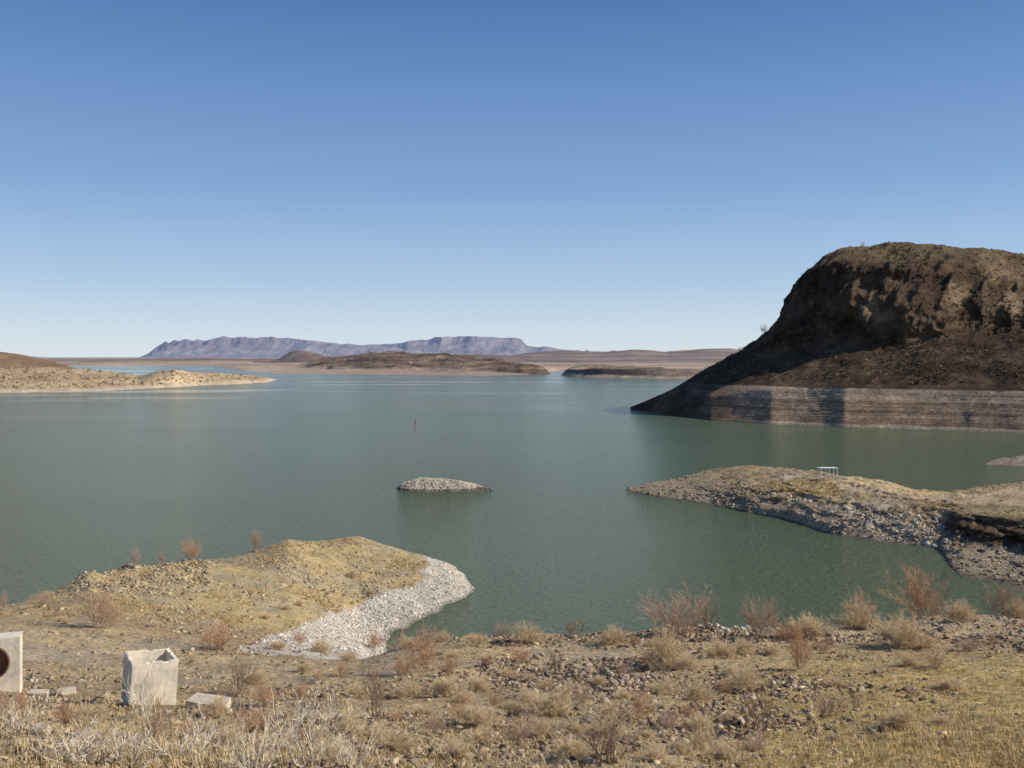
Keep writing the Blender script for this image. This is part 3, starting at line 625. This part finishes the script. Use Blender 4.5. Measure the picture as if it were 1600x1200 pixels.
def shrub(u, v, hpx, wpx, kind, label, group=None, g=None):
    g = g or G
    x, y, z = hit(g, u, v)
    cnt[0] += 1
    ma, mb = proto(kind, cnt[0] % (4 if kind in ('tan', 'red', 'rust') else 3))
    h = hpx/F*y; wid = wpx/F*y
    base_w = {'red': 1.25, 'rust': 1.25, 'tan': 1.6, 'dark': 1.25, 'dead': 1.25}[kind]
    r = empty(NAME[kind], (x, y, z-.02), random.uniform(0, 6.28))
    r.scale = (wid/base_w, wid/base_w, h*1.02)
    tag(r, label, 'shrub', group)
    for nm, me in (('stems', ma), ('twigs', mb)):
        o = bpy.data.objects.new(nm, me); C.objects.link(o); o.parent = r
    return r
R_ = [
 (1055, 992, 74, 120, 'red', 'wide grey pink leafless shrub on the slope edge against the water, largest of its kind'),
 (1440, 966, 76, 105, 'rust', 'dense reddish leafless shrub on the slope edge below the right spit inlet'),
 (1185, 1000, 66, 66, 'red', 'upright grey leafless shrub beside the white rocks at the slope edge'),
 (665, 1050, 62, 100, 'rust', 'spreading orange red shrub just below the gravel beach'),
 (335, 1015, 40, 80, 'rust', 'low reddish shrub on the flat behind the open concrete box'),
 (160, 985, 62, 76, 'red', 'rounded pinkish shrub on the left part of the peninsula'),
 (299, 878, 32, 40, 'rust', 'reddish shrub on the peninsula crest, widest of those on the crest'),
 (400, 860, 30, 28, 'red', 'rightmost pinkish shrub on the peninsula crest'),
 (213, 888, 32, 18, 'red', 'narrow upright pinkish shrub on the peninsula crest'),
 (253, 882, 22, 14, 'red', 'tiny pinkish shrub between two larger ones on the peninsula crest'),
 (62, 950, 22, 40, 'red', 'low pinkish shrub on the left end of the peninsula crest'),
 (6, 950, 24, 22, 'red', 'small pinkish shrub at the left edge of the photo by the water'),
 (585, 1125, 105, 60, 'dark', 'tall thin twiggy shrub rising from the middle of the lower left slope'),
 (1565, 962, 54, 60, 'red', 'pinkish leafless shrub at the slope edge nearest the right border'),
 (900, 992, 30, 50, 'dark', 'small dark twiggy shrub on the slope edge left of the wide grey pink one'),
 (1105, 985, 40, 50, 'dark', 'dark twiggy shrub on the slope edge just right of the wide grey pink one'),
 (1040, 1042, 64, 84, 'tan', 'round pale tan bush in front of the wide grey pink shrub'),
 (1412, 1014, 58, 92, 'tan', 'pale tan bush in front of the dense reddish shrub on the right'),
 (1338, 982, 44, 80, 'tan', 'low wide tan bush on the slope edge left of the dense reddish shrub'),
 (1345, 968, 48, 54, 'red', 'grey leafless shrub rising behind the low wide tan bush at the slope edge'),
 (1500, 972, 36, 60, 'tan', 'tan bush on the slope edge right of the dense reddish shrub'),
 (1268, 992, 36, 70, 'tan', 'low tan bush on the slope edge right of the white rocks'),
 (1225, 1002, 32, 56, 'rust', 'low reddish bush tucked between the upright grey shrub and the low tan bush'),
 (1250, 1048, 72, 50, 'rust', 'upright narrow brown bush right of centre on the slope'),
 (960, 1006, 30, 60, 'tan', 'low tan bush on the slope edge left of the round pale tan one'),
 (1130, 1030, 36, 70, 'tan', 'tan bush on the slope below the row of white rocks'),
 (860, 1120, 46, 105, 'tan', 'wide low tan bush in the lower centre of the slope'),
 (742, 1138, 42, 82, 'tan', 'low tan bush left of the wide one in the lower centre'),
 (1165, 1078, 40, 72, 'tan', 'tan bush on stony ground below the upright grey shrub'),
 (1085, 1095, 36, 64, 'tan', 'small tan bush between the rubble ridge and the stony ground'),
 (820, 1006, 30, 66, 'tan', 'low pale bush on the slope edge just right of the inlet beach'),
 (744, 1010, 24, 44, 'tan', 'tiny pale bush on the slope edge beside the inlet beach'),
 (1592, 966, 34, 56, 'tan', 'low tan bush at the right border on the slope edge'),
 (1000, 1125, 44, 60, 'rust', 'reddish tan bush below the rubble ridge'),
 (700, 1090, 36, 62, 'tan', 'tan bush below the spreading orange red shrub'),
 (550, 905, 18, 24, 'tan', 'single small tan bush on the open side of the peninsula hill'),
 (872, 1050, 46, 36, 'dark', 'small dark twiggy shrub at the left end of the rubble ridge'),
 (372, 1088, 66, 62, 'dark', 'grey brown twiggy shrub right of the broken concrete slab'),
 (950, 1192, 96, 120, 'dark', 'large brown twiggy shrub at the bottom centre of the photo'),
 (1190, 1145, 74, 66, 'dark', 'open twiggy shrub low on the right half of the slope'),
 (1338, 1110, 34, 24, 'dark', 'single small dark twiggy shrub on the grassy right slope'),
 (480, 1206, 132, 130, 'dead', 'tall bleached dead shrub at the bottom left of centre'),
 (400, 1212, 105, 115, 'dead', 'bleached dead shrub just left of the tallest dead one'),
 (545, 1215, 80, 90, 'dead', 'bleached dead shrub just right of the tallest dead one'),
 (226, 1124, 92, 66, 'dead', 'pale dead twigs standing in front of the open concrete box'),
 (120, 1200, 78, 140, 'dead', 'bleached dead brush in the bottom left corner area'),
 (290, 1206, 84, 130, 'dead', 'bleached dead brush below the broken slab'),
 (195, 1212, 70, 110, 'dead', 'bleached dead brush at the bottom below the open concrete box'),
 (25, 1150, 60, 90, 'dead', 'bleached dead brush under the concrete block at the left edge')]
for u0, v0, hp, wp, kd, lb in R_: shrub(u0, v0, hp, wp, kd, lb)
bigs = [(a[0], a[1]) for a in R_]
k = 0; tries = 0
while k < 105 and tries < 8000:
    tries += 1
    uu = random.uniform(10, 1590); vv = random.uniform(992, 1195)
    if uu < 400 and vv < 1115: continue
    if min(math.hypot(uu-a, vv-b) for a, b in bigs) < 26: continue
    if uu > 1180 and vv > 1045 and random.random() < .85: continue
    bigs.append((uu, vv)); sc_ = (vv-850)/200*random.uniform(.3, .95)
    kd = random.choice(['tan', 'tan', 'tan', 'rust', 'red'])
    if kd == 'tan': shrub(uu, vv, 20*sc_+8, 44*sc_+12, 'tan', 'small low straw coloured tuft bush among stones on the foreground slope', 'small low straw bushes on the foreground slope')
    else: shrub(uu, vv, 26*sc_+8, 36*sc_+12, kd, 'small leafless brownish bush among grass and stones on the foreground slope', 'small leafless bushes on the foreground slope')
    k += 1
for k in range(12):
    uu = random.uniform(60, 620); vv = random.uniform(900, 985)
    if uu > 480 and vv > 940: continue
    shrub(uu, vv, random.uniform(8, 13), random.uniform(14, 20), 'tan', 'tiny dry tuft bush on the sandy side of the peninsula', 'tiny bushes on the peninsula')
for uu, vv, hp, wp, lb in [(1225, 778, 8, 18, 'small dry bush on the spit left of the white shelter'), (1262, 768, 7, 24, 'low yellow bush on the spit just below the white shelter'), (1452, 800, 9, 20, 'small bush on the spit beside the bare track')]:
    shrub(uu, vv, hp, wp, 'tan', lb, g=S)
for uu, yy, hp, lb in [(1197, 452, 14, 'small dark bush on the left shoulder of the butte'), (1347, 446, 8, 'tiny bush on the skyline at the top of the butte'), (1155, 450, 8, 'tiny bush low on the left slope of the butte skyline')]:
    j = int(np.searchsorted(B.us, uu)); kk = int(np.argmin(VH+F*(H-B.Z[:, j])/B.Y[:, j]))
    r = empty('twiggy_shrub', (B.X[kk, j], B.Y[kk, j], B.Z[kk, j]-.3)); s0 = hp/F*yy; r.scale = (s0*.9, s0*.9, s0*1.15)
    tag(r, lb, 'shrub'); ma, mb = proto('dark', 0)
    for nm, me in (('stems', ma), ('twigs', mb)):
        o = bpy.data.objects.new(nm, me); C.objects.link(o); o.parent = r

# ============================================================ BOULDERS
import bmesh
from mathutils import noise
M_rock = plain_mat('grey_boulder', (.34, .27, .19), 3, .3, bump=.6, bdist=.04)
M_rockp = plain_mat('white_boulder', (.62, .56, .46), 3, .2, bump=.6, bdist=.04)
def bmesh_rock(seed, mat):
    bm = bmesh.new(); bmesh.ops.create_icosphere(bm, subdivisions=3, radius=1); R = random.Random(seed)
    pl = [(Vector((R.gauss(0, 1), R.gauss(0, 1), R.gauss(0, 1))).normalized(), R.uniform(.45, .8)) for _ in range(13)]
    for vv in bm.verts:
        p = vv.co.copy()
        for n_, d_ in pl:
            q = p.dot(n_)
            if q > d_: p -= n_*(q-d_)
        p += p.normalized()*noise.noise(p*3+Vector((seed, 0, 0)))*.08; p.z *= .75; vv.co = p*1.2
    me = bpy.data.meshes.new('boulder'); bm.to_mesh(me); bm.free(); me.materials.append(mat); return me
RK = [bmesh_rock(i, M_rock) for i in range(4)]; RW = [bmesh_rock(i+9, M_rockp) for i in range(3)]
def boulder(u, v, s, label, group, pale=False):
    x, y, z = hit(G, u, v); o = bpy.data.objects.new('boulder', random.choice(RW if pale else RK)); C.objects.link(o)
    r = s/F*y/2; o.location = (x, y, z+r*.3); o.scale = (r, r*random.uniform(.6, .9), r*random.uniform(.6, 1)); o.rotation_euler = (random.uniform(-.3, .3), random.uniform(-.3, .3), random.uniform(0, 6))
    tag(o, label, 'boulder', group)
for i in range(22): boulder(random.uniform(870, 1005), random.uniform(1048, 1078), random.uniform(10, 20), 'angular grey boulder in the rubble ridge on the mid slope', 'boulders of the rubble ridge')
for i in range(14): boulder(1095+i*11+random.uniform(-4, 4), random.uniform(978, 990), random.uniform(9, 17), 'white boulder in the row at the slope edge above the water', 'white boulders at the slope edge', True)
for i in range(12): boulder(random.uniform(1380, 1600), random.uniform(975, 1005), random.uniform(9, 16), 'grey boulder in the stony strip on the right slope edge', 'boulders on the right slope edge')
for uu, vv, s, lb in [(65, 1150, 34, 'pale boulder in the grass near the bottom left corner'), (112, 1170, 26, 'smaller pale boulder right of another in the bottom left corner'), (165, 1092, 26, 'grey brown boulder against the open concrete box'), (288, 1078, 14, 'small boulder between the box and the broken slab')]:
    boulder(uu, vv, s, lb, None, uu < 120)

# ============================================================ CONCRETE THINGS
M_conc = plain_mat('weathered_concrete', (.74, .66, .52), 2.2, .26, bump=.6, bdist=.03)
M_slab = plain_mat('dirty_concrete', (.60, .51, .38), 4, .3, bump=.6, bdist=.03)
M_rust = plain_mat('rusty_inside', (.30, .19, .12), 6, .3)
def bmobj(name, bm, mat, parent=None, bev=0):
    if bev: bmesh.ops.bevel(bm, geom=[e for e in bm.edges], offset=bev, segments=1, affect='EDGES', clamp_overlap=True)
    bmesh.ops.recalc_face_normals(bm, faces=bm.faces)
    me = bpy.data.meshes.new(name); bm.to_mesh(me); bm.free(); me.materials.append(mat)
    o = bpy.data.objects.new(name, me); C.objects.link(o)
    if parent: o.parent = parent
    return o
def prism(bm, loop, z0, z1):
    a = [bm.verts.new((p[0], p[1], z0)) for p in loop]; b_ = [bm.verts.new((p[0], p[1], z1)) for p in loop]; n = len(loop)
    for i in range(n): bm.faces.new((a[i], a[(i+1) % n], b_[(i+1) % n], b_[i]))
    return a, b_
bx, by, bz = hit(G, 217, 1102)
box = empty('concrete_box', (bx, by+.55, bz-.14)); tag(box, 'open topped pale concrete box standing on the slope, tilted slightly', 'concrete box')
box.rotation_euler = (math.radians(1), math.radians(4), math.radians(31))
h0 = 1.06; s = .50; t = .08; NS = 14
Rb = random.Random(5); bm = bmesh.new()
def perim(s, n=NS):
    c = [(-s, -s), (s, -s), (s, s), (-s, s)]; out = []
    for i in range(4):
        a, b_ = c[i], c[(i+1) % 4]
        for k in range(n): f = k/n; out.append((a[0]+(b_[0]-a[0])*f, a[1]+(b_[1]-a[1])*f))
    return out
M4 = 4*NS; chip = [Rb.uniform(0, .012)+(.05*Rb.random() if Rb.random() < .14 else 0) for _ in range(M4)]
for i in range(M4):
    if i < 4 or i > M4-4: chip[i] += .04
def ringb(s, z, ch=0, jit=.004):
    return [bm.verts.new((p[0]+Rb.uniform(-jit, jit), p[1]+Rb.uniform(-jit, jit), z-(chip[i]*ch))) for i, p in enumerate(perim(s))]
rings = [ringb(s, 0), ringb(s, h0*.5), ringb(s, h0-.07, .4), ringb(s, h0-.008, 1, .006), ringb(s-.012, h0, 1), ringb(s-t+.012, h0, .9), ringb(s-t, h0-.01, .8), ringb(s-t, .25)]
for a, b_ in zip(rings, rings[1:]):
    for i in range(M4): bm.faces.new((a[i], a[(i+1) % M4], b_[(i+1) % M4], b_[i]))
bm.faces.new(rings[0][::-1]); bm.faces.new(rings[-1])
bmobj('walls', bm, M_conc, box)
bm = bmesh.new(); bmesh.ops.create_cube(bm, size=1); bmesh.ops.scale(bm, vec=(.80, .80, .06), verts=bm.verts); bmesh.ops.translate(bm, vec=(0, 0, .30), verts=bm.verts)
bmobj('dirt_fill', bm, M_rust, box)
bx, by, bz = hit(G, 0, 1082)
hw = empty('concrete_headwall', (bx-.30, by+.2, bz-.2)); hw.rotation_euler = (0, 0, math.radians(20)); tag(hw, 'pale concrete block with large round rusty opening at the left edge', 'headwall')
bm = bmesh.new(); n = 48; W, HH, D, rr_ = .66, 1.5, .55, .44; cz = .90
def sq(a):
    c_, s_2 = math.cos(a), math.sin(a); k_ = 1/max(abs(c_)/W, abs(s_2)/(HH/2)); return c_*k_, HH/2+s_2*k_
fr, bk, ci_, cb_ = [], [], [], []
for i in range(n):
    a = 2*math.pi*(i+.5)/n; X_, Z_ = sq(a)
    fr.append(bm.verts.new((X_, -D/2, Z_))); bk.append(bm.verts.new((X_, D/2, Z_)))
    ci_.append(bm.verts.new((rr_*math.cos(a), -D/2, cz+rr_*math.sin(a)))); cb_.append(bm.verts.new((rr_*math.cos(a), D/2-.1, cz+rr_*math.sin(a))))
for i in range(n):
    j = (i+1) % n
    bm.faces.new((fr[i], fr[j], ci_[j], ci_[i])); bm.faces.new((fr[j], fr[i], bk[i], bk[j])); bm.faces.new((ci_[i], ci_[j], cb_[j], cb_[i]))
bm.faces.new(bk); bm.faces.new(cb_)
bmobj('block', bm, M_conc, hw)
bm = bmesh.new(); ri = []
for r2, y0, y1 in ((rr_-.004, -D/2-.03, D/2-.12), (rr_-.035, -D/2-.03, D/2-.12)):
    ri.append([[bm.verts.new((r2*math.cos(2*math.pi*i/n), yy, cz+r2*math.sin(2*math.pi*i/n))) for i in range(n)] for yy in (y0, y1)])
for i in range(n):
    j = (i+1) % n
    bm.faces.new((ri[0][0][i], ri[0][0][j], ri[0][1][j], ri[0][1][i])); bm.faces.new((ri[1][0][j], ri[1][0][i], ri[1][1][i], ri[1][1][j])); bm.faces.new((ri[0][0][j], ri[0][0][i], ri[1][0][i], ri[1][0][j]))
bm.faces.new(ri[1][1])
bmobj('pipe', bm, M_rust, hw)
def slab(u, v, L_, W_, T_, rot, tilt, label, dz=0):
    x, y, z = hit(G, u, v); bm = bmesh.new()
    pts = [(-L_/2, -W_/2), (-L_*.1, -W_/2*1.1), (L_/2, -W_/2*.8), (L_/2*.92, W_/2*.3), (L_/2*.8, W_/2), (-L_/2*.9, W_/2*.9)]
    a, b_ = prism(bm, pts, 0, T_); bm.faces.new(a[::-1]); bm.faces.new(b_)
    o = bmobj('broken_slab', bm, M_slab, None, .012); o.location = (x, y, z+dz); o.rotation_euler = (tilt, tilt*.4, rot); tag(o, label, 'concrete slab')
slab(329, 1106, .98, .42, .16, -.22, .18, 'broken flat concrete slab lying right of the open box', .04)
slab(104, 1086, .45, .3, .15, .3, -.1, 'small broken concrete piece left of the open box')
slab(60, 1088, .5, .25, .12, .1, .1, 'small broken concrete piece beside the headwall')

# ============================================================ SHELTER
M_white = plain_mat('faded_white_paint', (.70, .70, .68), 6, .08, .5)
yy = 174; xx = (1293-800)/F*yy; zz = max(zat(S, xx+dx, yy+dy) for dx in (-1.5, 0, 1.5) for dy in (-1, 0, 1))
sh = empty('picnic_shelter', (xx, yy, zz), .12); sh.scale = (1.05, 1.05, 1.15); tag(sh, 'small white flat roofed shelter on posts standing on the spit', 'shelter')
bm = bmesh.new()
def boxat(bm, c, d):
    r = bmesh.ops.create_cube(bm, size=1); bmesh.ops.scale(bm, vec=d, verts=r['verts']); bmesh.ops.translate(bm, vec=c, verts=r['verts'])
boxat(bm, (0, 0, 1.80), (3.2, 1.5, .08)); bmobj('roof', bm, M_white, sh, .02)
for sx in (-1.4, 0, 1.4):
    for sy in (-.65, .65):
        bm = bmesh.new(); boxat(bm, (sx, sy, .77), (.10, .10, 1.97)); bmobj('post', bm, M_white, sh, .01)
# ============================================================ BUOY
M_red = plain_mat('red_paint', (.45, .09, .06), 6, .1, .4)
yb = H*F/(660-VH); xb = (649-800)/F*yb
bu = empty('buoy', (xb, yb, 0)); bu.scale = (.75, .75, .9); tag(bu, 'small red marker buoy floating far out on the lake', 'buoy')
def lathe(name, prof, mat, par, n=20):
    bm = bmesh.new(); rings = [[bm.verts.new((r*math.cos(2*math.pi*i/n), r*math.sin(2*math.pi*i/n), z)) for i in range(n)] for r, z in prof]
    for a, b_ in zip(rings, rings[1:]):
        for i in range(n): bm.faces.new((a[i], a[(i+1) % n], b_[(i+1) % n], b_[i]))
    bm.faces.new(rings[0][::-1]); bm.faces.new(rings[-1]); return bmobj(name, bm, mat, par)
lathe('float', [(.3, -.3), (.55, -.15), (.62, .05), (.5, .25), (.25, .35)], M_red, bu)
lathe('marker', [(.25, .34), (.28, .5), (.26, 1.1), (.08, 1.35)], M_red, bu)

# ============================================================ CAMERA, LIGHT, SKY
cam = bpy.data.cameras.new('camera'); co = bpy.data.objects.new('camera', cam); C.objects.link(co)
co.location = (0, 0, H); co.rotation_euler = (math.radians(90), 0, 0)
cam.sensor_width = 36; cam.lens = F/1600*36; cam.shift_y = -(600-VH)/1600; cam.clip_end = 80000; cam.clip_start = .1
bpy.context.scene.camera = co
el = math.radians(35); az = math.radians(93)
sd = Vector((math.sin(az)*math.cos(el), math.cos(az)*math.cos(el), math.sin(el)))
sl = bpy.data.lights.new('sun', 'SUN'); sl.energy = 4.7; sl.angle = math.radians(.5); sl.color = (1, .93, .82)
so = bpy.data.objects.new('sun', sl); C.objects.link(so); so.rotation_euler = sd.to_track_quat('Z', 'Y').to_euler(); so.location = (50, 0, 80)
w = bpy.data.worlds.new('World'); bpy.context.scene.world = w; w.use_nodes = True; nt = w.node_tree; N = nt.nodes; L = nt.links
bg = N['Background']; sky = N.new('ShaderNodeTexSky'); sky.sky_type = 'NISHITA'; sky.sun_disc = False
sky.sun_elevation = el; sky.sun_rotation = az; sky.air_density = 1.0; sky.dust_density = .3; sky.ozone_density = 1.5; sky.altitude = 1300
sc1 = N.new('ShaderNodeVectorMath'); sc1.operation = 'SCALE'; sc1.inputs['Scale'].default_value = .1; L.new(sky.outputs[0], sc1.inputs[0])
tc = N.new('ShaderNodeTexCoord'); sp = N.new('ShaderNodeSeparateXYZ'); L.new(tc.outputs['Generated'], sp.inputs[0])
rp = N.new('ShaderNodeValToRGB'); cr = rp.color_ramp
stops = [(0, (.68, .77, .86)), (.02, (.62, .73, .86)), (.075, (.42, .58, .80)), (.17, (.22, .39, .69)), (.34, (.078, .19, .46)), (.7, (.05, .115, .31))]
cr.elements[0].position, cr.elements[1].position = 0, .7
cr.elements[0].color = stops[0][1]+(1,); cr.elements[1].color = stops[-1][1]+(1,)
for p_, c_ in stops[1:-1]: cr.elements.new(p_).color = c_+(1,)
L.new(sp.outputs['Z'], rp.inputs['Fac'])
mx = N.new('ShaderNodeMix'); mx.data_type = 'RGBA'; mx.inputs['Factor'].default_value = .8
L.new(sc1.outputs[0], mx.inputs['A']); L.new(rp.outputs[0], mx.inputs['B'])
L.new(mx.outputs['Result'], bg.inputs['Color']); bg.inputs['Strength'].default_value = 1.0
vs = bpy.context.scene.view_settings; vs.view_transform = 'Standard'; vs.look = 'None'; vs.exposure = 0; vs.gamma = 1
